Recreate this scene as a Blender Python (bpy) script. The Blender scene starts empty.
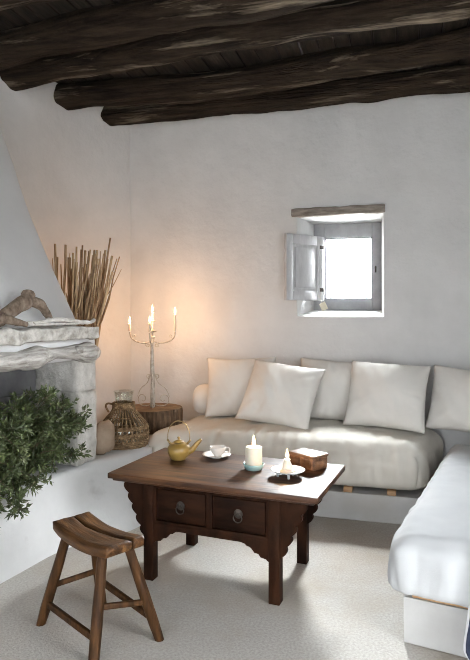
import bpy, bmesh, math, random
from mathutils import Vector, Matrix, noise, Euler
random.seed(7)
C = bpy.context.scene.collection
R = math.radians
PI = math.pi

# ------------------------------------------------------------------ materials
def nt(name):
    m = bpy.data.materials.new(name); m.use_nodes = True
    t = m.node_tree; b = t.nodes['Principled BSDF']
    return m, t, b

def N(t, kind, **kw):
    n = t.nodes.new(kind)
    for k, v in kw.items():
        if k in n.inputs: n.inputs[k].default_value = v
        else: setattr(n, k, v)
    return n

def mat(name, c1, c2, scale=5, stretch=(1, 1, 1), rough=.6, bump=.15, bscale=None, bdist=.01,
        metal=0, c3=None, s3=2.0, lo=.35, hi=.65, detail=6, spec=.5, t3=(.55, .75), sss=0, rot=(0, 0, 0)):
    """two-tone noise colour with an optional third tone in large patches, and a noise bump"""
    m, t, b = nt(name)
    tc = N(t, 'ShaderNodeTexCoord'); mp = N(t, 'ShaderNodeMapping')
    mp.inputs['Scale'].default_value = stretch; mp.inputs['Rotation'].default_value = rot
    t.links.new(tc.outputs['Object'], mp.inputs['Vector'])
    n1 = N(t, 'ShaderNodeTexNoise', Scale=scale, Detail=detail, Roughness=.6)
    t.links.new(mp.outputs[0], n1.inputs['Vector'])
    r = N(t, 'ShaderNodeValToRGB'); r.color_ramp.elements[0].position = lo; r.color_ramp.elements[1].position = hi
    r.color_ramp.elements[0].color = (*c1, 1); r.color_ramp.elements[1].color = (*c2, 1)
    t.links.new(n1.outputs['Fac'], r.inputs[0])
    col = r.outputs[0]
    if c3:
        n3 = N(t, 'ShaderNodeTexNoise', Scale=s3, Detail=5, Roughness=.65)
        t.links.new(mp.outputs[0], n3.inputs['Vector'])
        r3 = N(t, 'ShaderNodeValToRGB'); r3.color_ramp.elements[0].position = t3[0]; r3.color_ramp.elements[1].position = t3[1]
        t.links.new(n3.outputs['Fac'], r3.inputs[0])
        mx = N(t, 'ShaderNodeMix', data_type='RGBA')
        t.links.new(r3.outputs[0], mx.inputs[0]); t.links.new(col, mx.inputs[6]); mx.inputs[7].default_value = (*c3, 1)
        col = mx.outputs[2]
    t.links.new(col, b.inputs['Base Color'])
    b.inputs['Roughness'].default_value = rough; b.inputs['Metallic'].default_value = metal
    b.inputs['Specular IOR Level'].default_value = spec
    if sss:
        b.inputs['Subsurface Weight'].default_value = sss; b.inputs['Subsurface Radius'].default_value = (.02, .012, .008)
    if bump:
        nb = N(t, 'ShaderNodeTexNoise', Scale=bscale or scale * 3, Detail=6, Roughness=.6)
        t.links.new(mp.outputs[0], nb.inputs['Vector'])
        bp = N(t, 'ShaderNodeBump', Strength=bump, Distance=bdist)
        t.links.new(nb.outputs['Fac'], bp.inputs['Height']); t.links.new(bp.outputs[0], b.inputs['Normal'])
    return m

M = {}
M['plaster'] = mat('lime plaster', (.68, .68, .68), (.76, .76, .76), 2.2, rough=.92, bump=.5, bscale=5, bdist=.03, spec=.15)
M['plaster_white'] = mat('white limewash', (.74, .74, .74), (.82, .82, .82), 3, rough=.92, bump=.4, bscale=9, bdist=.02, spec=.15,
                         c3=(.50, .49, .48), s3=2.3, t3=(.58, .74))
M['hood'] = mat('hood plaster', (.82, .82, .825), (.88, .88, .885), 2.4, rough=.92, bump=.25, bscale=5, bdist=.02, spec=.15)
M['floor'] = mat('pale screed floor', (.44, .41, .375), (.58, .555, .52), 90, rough=.88, bump=.6, bscale=110, bdist=.006, spec=.15,
                 c3=(.44, .38, .31), s3=1.3, t3=(.48, .72))
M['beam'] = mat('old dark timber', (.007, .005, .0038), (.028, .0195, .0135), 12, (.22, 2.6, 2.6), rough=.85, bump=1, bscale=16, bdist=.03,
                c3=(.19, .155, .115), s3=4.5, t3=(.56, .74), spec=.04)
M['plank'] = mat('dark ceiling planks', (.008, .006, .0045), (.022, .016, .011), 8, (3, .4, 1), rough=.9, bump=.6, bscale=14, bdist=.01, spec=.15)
M['stone'] = mat('pale limestone', (.46, .44, .41), (.68, .66, .63), 12, rough=.9, bump=.9, bscale=26, bdist=.015, c3=(.30, .285, .26), s3=5, t3=(.52, .7), spec=.2)
M['base'] = mat('grey limewash', (.48, .475, .465), (.56, .555, .55), 3, rough=.92, bump=.3, bscale=8, bdist=.02, spec=.15, c3=(.46, .43, .39), s3=1.8, t3=(.5, .75))
M['soot'] = mat('sooty grey stone', (.10, .10, .105), (.17, .17, .175), 5, rough=.95, bump=.4, bscale=14, bdist=.01, spec=.1)
M['shelf'] = mat('weathered mantel stone', (.36, .335, .30), (.68, .66, .62), 22, rough=.9, bump=1, bscale=30, bdist=.012, c3=(.74, .73, .71), s3=4, spec=.2)
M['driftlog'] = mat('grey driftwood lintel', (.27, .245, .22), (.66, .64, .61), 13, (4, .5, 4), rough=.85, bump=1, bscale=14, bdist=.012, spec=.2)
M['drift'] = mat('brown driftwood', (.085, .058, .04), (.27, .21, .165), 16, (2, 2, 1), rough=.85, bump=.7, bscale=30, bdist=.008, c3=(.10, .075, .055), s3=9, spec=.2)
M['drift_pale'] = mat('pale bare driftwood', (.56, .53, .49), (.78, .76, .73), 22, rough=.8, bump=.6, bscale=40, bdist=.006, c3=(.26, .22, .18), s3=18, t3=(.6, .68), spec=.2)
M['stick'] = mat('dry sticks', (.36, .235, .13), (.62, .46, .29), 10, (3, 3, .8), rough=.85, bump=.5, bscale=30, bdist=.004, spec=.2)
M['stick_dark'] = mat('dry brown sticks', (.22, .135, .075), (.45, .31, .19), 10, (3, 3, .8), rough=.85, bump=.5, bscale=30, bdist=.004, spec=.2)
M['linen'] = mat('cream cotton', (.74, .715, .67), (.78, .76, .72), 4, rough=.9, bump=.25, bscale=220, bdist=.002, spec=.15)
M['mattress'] = mat('ivory cotton cover', (.63, .60, .54), (.70, .67, .61), 3, rough=.75, bump=.25, bscale=160, bdist=.002, spec=.2)
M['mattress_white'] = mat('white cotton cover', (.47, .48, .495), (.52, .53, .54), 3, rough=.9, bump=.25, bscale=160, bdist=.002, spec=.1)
M['pine'] = mat('raw pine', (.42, .25, .13), (.56, .37, .21), 10, (1, 6, 6), rough=.7, bump=.2)
M['table_top'] = mat('polished elm top', (.016, .0066, .0032), (.058, .024, .0105), 7, (.5, 5, 4), rough=.46, bump=.35, bscale=12, bdist=.004,
                     c3=(.17, .075, .03), s3=2.2, t3=(.5, .74), spec=.2)
M['table'] = mat('dark reddish elm', (.006, .0025, .0013), (.023, .0085, .0038), 8, (2, 2, .8), rough=.6, bump=.4, bscale=16, bdist=.005, spec=.05)
M['table_dark'] = mat('dark drawer front', (.005, .002, .001), (.018, .0066, .003), 8, (.6, 3, 3), rough=.6, bump=.4, bscale=16, bdist=.005, spec=.05)
M['iron'] = mat('dark iron', (.015, .011, .009), (.04, .03, .024), 30, rough=.6, bump=.2, metal=.4)
M['stool'] = mat('worn brown oak', (.022, .0092, .0033), (.095, .042, .0135), 7, (.8, 6, 6), rough=.5, bump=.6, bscale=10, bdist=.008, c3=(.24, .12, .042), s3=3.5, t3=(.58, .8), spec=.15)
M['stool_leg'] = mat('brown stool legs', (.018, .0075, .0027), (.062, .027, .0085), 9, (5, 5, .7), rough=.55, bump=.4, bscale=14, bdist=.004, spec=.12)
M['bark'] = mat('rough bark', (.045, .028, .018), (.20, .135, .085), 12, (3, 3, .5), rough=.95, bump=1, bscale=14, bdist=.02, spec=.1)
M['endgrain'] = mat('sawn end grain', (.20, .13, .075), (.36, .25, .155), 14, rough=.75, bump=.3, spec=.2)
M['white_iron'] = mat('limewashed iron', (.42, .38, .32), (.66, .64, .59), 40, rough=.7, bump=.4, bscale=80, bdist=.002, c3=(.22, .14, .08), s3=22, t3=(.6, .72), spec=.3)
M['wax'] = mat('ivory wax', (.80, .72, .60), (.86, .79, .68), 12, rough=.45, bump=.05, sss=.35)
M['wick'] = mat('burnt wick', (.02, .018, .015), (.04, .03, .025), 30, rough=.9, bump=0)
M['wicker'] = mat('brown wicker', (.13, .08, .04), (.33, .22, .12), 40, rough=.65, bump=.5, bscale=90, bdist=.003, spec=.3)
M['boulder'] = mat('beige boulder', (.26, .19, .135), (.42, .33, .25), 5, rough=.9, bump=.5, bscale=14, bdist=.015, spec=.2)
M['ochre'] = mat('ochre glaze', (.20, .12, .026), (.31, .20, .055), 9, rough=.3, bump=.1, spec=.5)
M['brass'] = mat('aged brass wire', (.30, .21, .09), (.42, .31, .15), 20, rough=.35, bump=.1, metal=.85)
M['porcelain'] = mat('white porcelain', (.82, .80, .77), (.86, .85, .82), 6, rough=.25, bump=0)
M['turquoise'] = mat('turquoise glaze', (.24, .40, .41), (.36, .54, .54), 16, rough=.25, bump=.1)
M['grey_glaze'] = mat('pale blue grey glaze', (.30, .35, .37), (.50, .54, .55), 10, rough=.3, bump=.1)
M['boxwood'] = mat('carved brown wood', (.06, .025, .012), (.21, .10, .045), 26, rough=.5, bump=.8, bscale=60, bdist=.005)
M['boxlid'] = mat('polished box lid', (.09, .045, .025), (.16, .085, .048), 8, (1, 5, 1), rough=.4, bump=.15)
M['lintel'] = mat('weathered window lintel', (.14, .115, .095), (.29, .255, .225), 9, (1, 5, 5), rough=.9, bump=.7, bscale=18, bdist=.01, spec=.2)
M['frame'] = mat('grey painted window wood', (.30, .30, .31), (.38, .38, .39), 8, rough=.7, bump=.15)
M['shutter'] = mat('worn white shutter', (.46, .46, .475), (.55, .55, .565), 9, (4, 4, 1), rough=.7, bump=.25, bscale=30, bdist=.003)
M['paper'] = mat('cream card', (.66, .60, .47), (.72, .66, .53), 12, rough=.9, bump=0)
M['navy'] = mat('navy cotton', (.018, .026, .06), (.05, .068, .125), 18, rough=.9, bump=.3, bscale=150, bdist=.002, c3=(.10, .125, .19), s3=7)
M['piping'] = mat('white piping', (.72, .73, .75), (.8, .8, .82), 20, rough=.85, bump=.1)
M['leaf'] = mat('grey green leaf', (.022, .034, .009), (.075, .10, .030), 14, rough=.55, bump=0, c3=(.19, .21, .095), s3=9, t3=(.52, .72))
M['twig'] = mat('shrub stems', (.07, .05, .03), (.13, .095, .06), 14, rough=.9, bump=.3)

def glass(name, tint, clear):
    m = bpy.data.materials.new(name); m.use_nodes = True; t = m.node_tree; t.nodes.clear()
    o = N(t, 'ShaderNodeOutputMaterial'); tr = N(t, 'ShaderNodeBsdfTransparent', Color=(*tint, 1))
    gl = N(t, 'ShaderNodeBsdfGlossy', Color=(.9, .95, .95, 1), Roughness=.08)
    f = N(t, 'ShaderNodeLayerWeight', Blend=.25); mr = N(t, 'ShaderNodeMapRange'); mr.inputs[3].default_value = clear; mr.inputs[4].default_value = .75
    t.links.new(f.outputs['Facing'], mr.inputs[0])
    mx = N(t, 'ShaderNodeMixShader')
    t.links.new(mr.outputs[0], mx.inputs[0]); t.links.new(tr.outputs[0], mx.inputs[1]); t.links.new(gl.outputs[0], mx.inputs[2])
    t.links.new(mx.outputs[0], o.inputs[0])
    return m
M['pane'] = glass('window glass', (.97, .98, .98), .02)
M['bottle'] = glass('clear bottle glass', (.93, .945, .93), .05)

def flame_mat():
    m = bpy.data.materials.new('candle flame'); m.use_nodes = True; t = m.node_tree; t.nodes.clear()
    o = N(t, 'ShaderNodeOutputMaterial'); tr = N(t, 'ShaderNodeBsdfTransparent', Color=(1, 1, 1, 1))
    e = N(t, 'ShaderNodeEmission', Color=(1, .72, .36, 1), Strength=9)
    a = N(t, 'ShaderNodeAddShader')
    t.links.new(tr.outputs[0], a.inputs[0]); t.links.new(e.outputs[0], a.inputs[1]); t.links.new(a.outputs[0], o.inputs[0])
    return m
M['flame'] = flame_mat()

# ------------------------------------------------------------------ object helpers
def link(name, bm, m, parent=None, smooth=True, loc=None):
    me = bpy.data.meshes.new(name)
    bmesh.ops.recalc_face_normals(bm, faces=bm.faces)
    bm.to_mesh(me); bm.free()
    if smooth:
        me.polygons.foreach_set('use_smooth', [True] * len(me.polygons))
        if smooth != 'all': me.set_sharp_from_angle(angle=R(45))
    for x in (m if isinstance(m, list) else [m]): me.materials.append(x)
    o = bpy.data.objects.new(name, me); C.objects.link(o)
    if parent: o.parent = parent
    if loc: o.location = loc
    return o

def tag(o, label=None, cat=None, group=None, kind=None):
    if label: o['label'] = label
    if cat: o['category'] = cat
    if group: o['group'] = group
    if kind: o['kind'] = kind
    return o

def thing(name, label, cat, loc=(0, 0, 0), rz=0, group=None):
    o = bpy.data.objects.new(name, None); C.objects.link(o)
    o.empty_display_size = .1
    o.location = loc; o.rotation_euler = (0, 0, rz)
    return tag(o, label, cat, group)

def nz(p, s, a, off=0):
    return noise.noise(Vector((p[0] * s + off, p[1] * s + off * 1.7, p[2] * s - off))) * a

def box(bm, c, s, rot=None, bev=.004, seg=2, sub=0):
    r = bmesh.ops.create_cube(bm, size=1)
    vs = r['verts']
    for v in vs: v.co = Vector((v.co.x * s[0], v.co.y * s[1], v.co.z * s[2]))
    es = list({e for v in vs for e in v.link_edges})
    if bev:
        rb = bmesh.ops.bevel(bm, geom=es, offset=min(bev, min(s) * .45), segments=seg, affect='EDGES', profile=.5)
        vs = list({v for f in rb['faces'] for v in f.verts} | {v for v in vs if v.is_valid})
    mtx = Matrix.Translation(c) @ (rot.to_4x4() if rot is not None else Matrix())
    for v in vs: v.co = mtx @ v.co
    return vs

def rough_box(bm, c, s, cell=.03, r=.02, amp=.006, fs=9, seed=0, rot=None):
    """a box with a dense surface, rounded edges and uneven faces (stone, log blocks)"""
    b2 = bmesh.new(); bmesh.ops.create_cube(b2, size=2)
    n = max(2, min(26, int(max(s) / cell)))
    bmesh.ops.subdivide_edges(b2, edges=b2.edges, cuts=n, use_grid_fill=True)
    hs = Vector(s) / 2; mp = {}
    for v in b2.verts:
        p = Vector((v.co.x * hs.x, v.co.y * hs.y, v.co.z * hs.z))
        q = Vector([max(-(h - r), min(h - r, k)) for k, h in zip(p, hs)])
        d = p - q
        if d.length > 1e-6: p = q + d.normalized() * r
        nn = (p - q).normalized() if (p - q).length > 1e-6 else p.normalized()
        p = p + nn * (nz(p, fs, amp, seed) + nz(p, fs * 3, amp * .5, seed + 4))
        if rot is not None: p = rot @ p
        mp[v] = bm.verts.new(p + Vector(c))
    for f in b2.faces: bm.faces.new([mp[v] for v in f.verts])
    b2.free()

def tube(bm, pts, rad, n=8, amp=0, fs=6, seed=0, cap=True):
    """a tube through points with a radius per point"""
    pts = [Vector(p) for p in pts]
    if not hasattr(rad, '__len__'): rad = [rad] * len(pts)
    prev = None; rings = []
    for i, p in enumerate(pts):
        d = (pts[min(i + 1, len(pts) - 1)] - pts[max(i - 1, 0)]).normalized()
        if prev is None:
            a = d.cross(Vector((0, 0, 1)) if abs(d.z) < .9 else Vector((1, 0, 0))).normalized()
        else:
            a = (prev - d * prev.dot(d)).normalized()
        prev = a; b = d.cross(a)
        ring = []
        for k in range(n):
            t = 2 * PI * k / n
            o = a * math.cos(t) + b * math.sin(t)
            r = rad[i]
            if amp: r *= 1 + nz(p + o * rad[i], fs, amp, seed)
            ring.append(bm.verts.new(p + o * r))
        rings.append(ring)
    for i in range(len(rings) - 1):
        for k in range(n):
            bm.faces.new((rings[i][k], rings[i][(k + 1) % n], rings[i + 1][(k + 1) % n], rings[i + 1][k]))
    if cap:
        bm.faces.new(rings[0][::-1]); bm.faces.new(rings[-1])
    return rings

def loop_tube(bm, pts, rad, n=6):
    pts = [Vector(p) for p in pts]; L = len(pts); rings = []
    up = Vector((0, 0, 1))
    for i, p in enumerate(pts):
        d = (pts[(i + 1) % L] - pts[i - 1]).normalized()
        u = up if abs(d.dot(up)) < .95 else Vector((1, 0, 0))
        a = d.cross(u).normalized(); b = d.cross(a)
        rings.append([bm.verts.new(p + (a * math.cos(2 * PI * k / n) + b * math.sin(2 * PI * k / n)) * rad) for k in range(n)])
    for i in range(L):
        for k in range(n):
            j = (i + 1) % L
            bm.faces.new((rings[i][k], rings[i][(k + 1) % n], rings[j][(k + 1) % n], rings[j][k]))

def smooth_pts(pts, sub=6):
    """Catmull-Rom through points"""
    P = [Vector(p) for p in pts]; out = []
    for i in range(len(P) - 1):
        a, b, c, d = P[max(i - 1, 0)], P[i], P[i + 1], P[min(i + 2, len(P) - 1)]
        for k in range(sub):
            t = k / sub
            out.append(.5 * ((2 * b) + (c - a) * t + (2 * a - 5 * b + 4 * c - d) * t * t + (3 * b - a - 3 * c + d) * t ** 3))
    out.append(P[-1]); return out

def lathe(bm, prof, n=28, c=(0, 0, 0), wob=0, seed=0):
    c = Vector(c); rings = []
    for r, z in prof:
        if r < 1e-5: rings.append([bm.verts.new(c + Vector((0, 0, z)))]); continue
        ring = []
        for k in range(n):
            t = 2 * PI * k / n
            rr = r * (1 + (noise.noise(Vector((math.cos(t) * 1.5 + seed, math.sin(t) * 1.5, z * 6))) * wob if wob else 0))
            ring.append(bm.verts.new(c + Vector((rr * math.cos(t), rr * math.sin(t), z))))
        rings.append(ring)
    for i in range(len(rings) - 1):
        A, B = rings[i], rings[i + 1]
        for k in range(n):
            j = (k + 1) % n
            if len(A) == 1 and len(B) == 1: break
            if len(A) == 1: bm.faces.new((A[0], B[j], B[k]))
            elif len(B) == 1: bm.faces.new((A[k], A[j], B[0]))
            else: bm.faces.new((A[k], A[j], B[j], B[k]))

def prism(bm, poly, y0, y1, axis='y'):
    """extrude an outline (x, z) from y0 to y1 (or (y, z) along x)"""
    f = (lambda p, y: (p[0], y, p[1])) if axis == 'y' else (lambda p, y: (y, p[0], p[1]))
    A = [bm.verts.new(f(p, y0)) for p in poly]; B = [bm.verts.new(f(p, y1)) for p in poly]
    n = len(poly)
    bm.faces.new(A); bm.faces.new(B[::-1])
    for i in range(n): bm.faces.new((A[i], A[(i + 1) % n], B[(i + 1) % n], B[i]))

def grid(bm, nu, nv, fn):
    V = [[bm.verts.new(fn(i / nu, j / nv)) for j in range(nv + 1)] for i in range(nu + 1)]
    for i in range(nu):
        for j in range(nv):
            bm.faces.new((V[i][j], V[i + 1][j], V[i + 1][j + 1], V[i][j + 1]))
    return V

def B(): return bmesh.new()

# ------------------------------------------------------------------ the room
CEIL = 3.13
# floor
b = B(); grid(b, 30, 40, lambda u, v: (-1.6 + 5.6 * u, -6.7 + 7.2 * v, 0))
tag(link('floor', b, M['floor']), 'pale rough screed floor', 'floor', kind='structure')
# ceiling planks running front to back, one mesh
b = B(); x = -1.7; k = 0
while x < 4.0:
    w = random.uniform(.10, .16)
    box(b, (x + w / 2, -3.1, CEIL + .015 + random.uniform(-.006, .006)), (w - .008, 7.2, .03), bev=.004, seg=1)
    x += w
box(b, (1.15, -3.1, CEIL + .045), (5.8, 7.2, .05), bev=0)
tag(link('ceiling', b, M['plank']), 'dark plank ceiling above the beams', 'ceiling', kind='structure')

# back wall with the deep splayed window hole
WX0, WX1, WZ0, WZ1 = 1.466, 2.145, 1.298, 2.105
FX0, FX1, FZ0, FZ1, FY = 1.560, 2.122, 1.348, 2.078, .29
def ladder(a, b_, marks, step):
    out = [a]
    for m in list(marks) + [b_]:
        n = max(1, int(round((m - out[-1]) / step))); s = out[-1]
        out += [s + (m - s) * (k + 1) / n for k in range(n)]
    return out
xs = ladder(-.9, 3.9, (WX0, WX1), .12); zs = ladder(0, CEIL + .1, (WZ0, WZ1), .12)
b = B(); V = {}
def wall_y(x, z): return nz((x, 0, z), 1.6, .02, 3) + nz((x, 0, z), 5, .005, 8)
def vtx(i, j):
    if (i, j) not in V: V[(i, j)] = b.verts.new((xs[i], wall_y(xs[i], zs[j]), zs[j]))
    return V[(i, j)]
ring = []
for i in range(len(xs) - 1):
    for j in range(len(zs) - 1):
        if xs[i] >= WX0 - 1e-6 and xs[i + 1] <= WX1 + 1e-6 and zs[j] >= WZ0 - 1e-6 and zs[j + 1] <= WZ1 + 1e-6: continue
        b.faces.new((vtx(i, j), vtx(i + 1, j), vtx(i + 1, j + 1), vtx(i, j + 1)))
i0, i1 = [min(range(len(xs)), key=lambda q: abs(xs[q] - w)) for w in (WX0, WX1)]
j0, j1 = [min(range(len(zs)), key=lambda q: abs(zs[q] - w)) for w in (WZ0, WZ1)]
idx = [(i, j0) for i in range(i0, i1)] + [(i1, j) for j in range(j0, j1)] + [(i, j1) for i in range(i1, i0, -1)] + [(i0, j) for j in range(j1, j0, -1)]
def inner(i, j, t):
    u = (xs[i] - WX0) / (WX1 - WX0); w = (zs[j] - WZ0) / (WZ1 - WZ0)
    X = FX0 + (FX1 - FX0) * u; Z = FZ0 + (FZ1 - FZ0) * w
    q = t ** .8
    return Vector((xs[i] + (X - xs[i]) * q, FY * t, zs[j] + (Z - zs[j]) * q))
prev = [vtx(*q) for q in idx]
for t in (.06, .3, .6, 1.0, 1.35):
    cur = []
    for q in idx:
        p = inner(*q, min(t, 1.0)); 
        if t > 1: p.y = FY * t
        cur.append(b.verts.new(p))
    for k in range(len(idx)):
        l = (k + 1) % len(idx); b.faces.new((prev[k], prev[l], cur[l], cur[k]))
    prev = cur
tag(link('wall_back', b, M['plaster']), 'whitewashed plaster back wall', 'wall', kind='structure')

# left wall, slightly out of square, and the unseen walls that close the room
LW = smooth_pts([(0.02, .12, 0), (0, 0, 0), (-.16, -.25, 0), (-.31, -.60, 0), (-.40, -1.1, 0), (-.66, -1.8, 0), (-.85, -2.8, 0), (-1.0, -4.2, 0), (-1.05, -6.6, 0)], 5)
b = B()
NZ = 26
rows = [[b.verts.new((p.x + nz((p.x, p.y, z), 1.7, .022, 5), p.y, z)) for z in [CEIL * 1.03 * k / NZ for k in range(NZ + 1)]] for p in LW]
for i in range(len(rows) - 1):
    for j in range(NZ): b.faces.new((rows[i][j], rows[i + 1][j], rows[i + 1][j + 1], rows[i][j + 1]))
tag(link('wall_left', b, M['plaster'], smooth='all'), 'whitewashed plaster left wall', 'wall', kind='structure')
SX, SY0, SY1, SZ1 = 3.78, -4.35, -3.15, 2.1  # unseen side doorway, added to brighten the hood and hearth
b = B()
for (y0, y1, z0, z1) in ((SY1, .2, 0, 3.25), (-6.6, SY0, 0, 3.25), (SY0, SY1, SZ1, 3.25)):
    box(b, (SX + .1, (y0 + y1) / 2, (z0 + z1) / 2), (.2, y1 - y0, z1 - z0), bev=0)
tag(link('wall_right', b, M['plaster']), 'whitewashed right wall with an unseen doorway added for side light', 'wall', kind='structure')
# rear wall with an unseen doorway, added low and wide as frontal fill
DX0, DX1, DZ1, RY = .55, 1.85, 1.7, -6.45
b = B()
for (x0, x1, z0, z1) in ((-1.4, DX0, 0, 3.25), (DX1, 3.6, 0, 3.25), (DX0, DX1, DZ1, 3.25)):
    box(b, ((x0 + x1) / 2, RY - .1, (z0 + z1) / 2), (x1 - x0, .2, z1 - z0), bev=0)
tag(link('wall_rear', b, M['plaster']), 'whitewashed rear wall with an unseen doorway added for fill light', 'wall', kind='structure')

# fins added beyond the pane to cut grazing light on shutter and mattress
b = B(); y0, y1 = FY + .075, FY + .36
for (x0, x1, ye) in ((1.30, 1.640, y0 + .62), (2.058, 2.42, y0 + .40)):
    box(b, ((x0 + x1) / 2, (y0 + ye) / 2, 1.75), (x1 - x0, ye - y0, 1.9), bev=0)
prism(b, [(y0, 1.985), (y1, 2.26), (y1, 2.7), (y0, 2.7)], 1.640, 2.058, 'x')
prism(b, [(y0, 1.42), (y1, 1.33), (y1, .8), (y0, .8)], 1.640, 2.058, 'x')
tag(link('wall_light_fins', b, M['stone'], smooth=False), 'rough stone fins added outside the window to shape its light', 'wall', kind='structure')
# window: frame, pane
win = thing('window_1', 'small deep set window with grey wooden frame', 'window', (0, FY, 0)); win['kind'] = 'structure'
b = B(); GX0, GX1, GZ0, GZ1 = 1.652, 2.046, 1.441, 1.962
for (x0, x1, z0, z1) in ((FX0 - .01, GX0, FZ0 - .01, FZ1 + .01), (GX1, FX1 + .01, FZ0 - .01, FZ1 + .01), (GX0, GX1, FZ0 - .01, GZ0), (GX0, GX1, GZ1, FZ1 + .01)):
    box(b, ((x0 + x1) / 2, .03, (z0 + z1) / 2), (x1 - x0, .06, z1 - z0), bev=.003, seg=1)
for (x0, x1, z0, z1) in ((GX0 - .02, GX0 + .012, GZ0 - .02, GZ1 + .02), (GX1 - .012, GX1 + .02, GZ0 - .02, GZ1 + .02), (GX0, GX1, GZ0 - .02, GZ0 + .012), (GX0, GX1, GZ1 - .012, GZ1 + .02)):
    box(b, ((x0 + x1) / 2, .045, (z0 + z1) / 2), (x1 - x0, .05, z1 - z0), bev=.003, seg=1)
link('window_frame', b, M['frame'], win)
b = B(); box(b, ((GX0 + GX1) / 2, .05, (GZ0 + GZ1) / 2), (GX1 - GX0, .004, GZ1 - GZ0), bev=0)
link('window_pane', b, M['pane'], win, smooth=False)
b = B(); tube(b, [(2.075, -.004, 1.70), (2.075, -.02, 1.70)], .007, 8); tube(b, [(2.075, -.02, 1.715), (2.075, -.02, 1.66)], .006, 8)
link('window_catch', b, M['iron'], win)
# shutter swung open into the room
sh = thing('window_shutter', 'white panelled wooden shutter swung open left of the bright window', 'shutter', (1.640, FY - .05, 1.428), math.atan2(-.345, -.255))
SW, SH = .425, .535
b = B()
for (x0, x1, z0, z1, t) in ((0, .075, 0, SH, .032), (SW - .075, SW, 0, SH, .032), (.075, SW - .075, 0, .08, .030), (.075, SW - .075, SH - .08, SH, .030)):
    box(b, ((x0 + x1) / 2, 0, (z0 + z1) / 2), (x1 - x0, t, z1 - z0), bev=.003)
link('shutter_frame', b, M['shutter'], sh)
b = B(); box(b, (SW / 2, 0, SH / 2), (SW - .15, .012, SH - .16), bev=0)
for s in (1, -1):
    r = box(b, (SW / 2, s * .008, SH / 2), (SW - .20, .012, SH - .21), bev=.005, seg=2)
link('shutter_panel', b, M['shutter'], sh)
for z in (.09, SH - .09):
    b = B(); tube(b, [(-.004, .012, z - .03), (-.004, .012, z + .03)], .007, 8); box(b, (.022, .018, z), (.05, .003, .03), bev=.001)
    link('hinge', b, M['iron'], sh)
# paper tag under the shutter
b = B(); box(b, (0, 0, -.036), (.052, .003, .064), bev=.001); tube(b, [(0, 0, -.004), (.006, 0, .03), (0, 0, .062)], .0012, 5)
t_ = link('paper_tag', b, M['paper'], loc=(1.652, .10, 1.412)); t_.rotation_euler = (0, R(-26), R(12))
tag(t_, 'small cream card tag hanging crookedly below the open shutter', 'tag')
# lintel board over the window
b = B(); rough_box(b, (0, 0, 0), (.735, .12, .068), .03, .012, .006, 8, 2)
o = link('window_lintel', b, M['lintel'], loc=(1.79, .025, 2.136)); o.rotation_euler = (0, R(-.6), 0)
tag(o, 'weathered brown wooden lintel above the small window', 'lintel')

# ------------------------------------------------------------------ ceiling beams
def beam(pts, rads, seed, label):
    P = smooth_pts(pts, 40)
    rr = []
    for i, p in enumerate(P):
        u = i / (len(P) - 1) * (len(rads) - 1); k = min(int(u), len(rads) - 2); f = u - k
        rr.append(rads[k] * (1 - f) + rads[k + 1] * f)
    P = [p + Vector((0, nz(p, 1.1, .045, seed), nz(p, 1.5, .022, seed + 9))) for p in P]
    b = B(); tube(b, P, rr, 36, amp=.10, fs=3.2, seed=seed)
    for v in b.verts:
        w_ = Vector((v.co.x * .45, v.co.y * 4, v.co.z * 4)); d_ = nz(w_, 3, .022, seed) + nz((v.co.x * 2, v.co.y * 9, v.co.z * 9), 2.4, .014, seed + 2)
        v.co.z += d_; v.co.y += nz(w_, 3, .016, seed + 30)
    o = link('ceiling_beam', b, M['beam'], smooth='all'); tag(o, label, 'beam', 'rough log ceiling beams')
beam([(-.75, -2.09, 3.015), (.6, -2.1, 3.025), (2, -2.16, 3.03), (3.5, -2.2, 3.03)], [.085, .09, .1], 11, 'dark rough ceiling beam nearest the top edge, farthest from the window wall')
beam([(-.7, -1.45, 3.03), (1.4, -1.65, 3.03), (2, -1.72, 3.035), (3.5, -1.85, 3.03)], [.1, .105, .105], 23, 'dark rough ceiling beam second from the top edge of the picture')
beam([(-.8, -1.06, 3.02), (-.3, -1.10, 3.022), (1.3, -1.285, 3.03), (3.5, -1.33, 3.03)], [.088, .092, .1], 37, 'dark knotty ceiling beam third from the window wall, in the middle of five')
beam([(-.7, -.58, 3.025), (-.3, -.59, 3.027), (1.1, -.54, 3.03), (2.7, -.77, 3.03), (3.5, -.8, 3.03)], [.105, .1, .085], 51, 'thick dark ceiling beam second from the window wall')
beam([(-.45, -.19, 3.01), (1, -.16, 3.012), (2.7, -.2, 3.02), (3.5, -.2, 3.02)], [.085, .085, .085], 64, 'dark ceiling beam running hard against the window wall')

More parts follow.
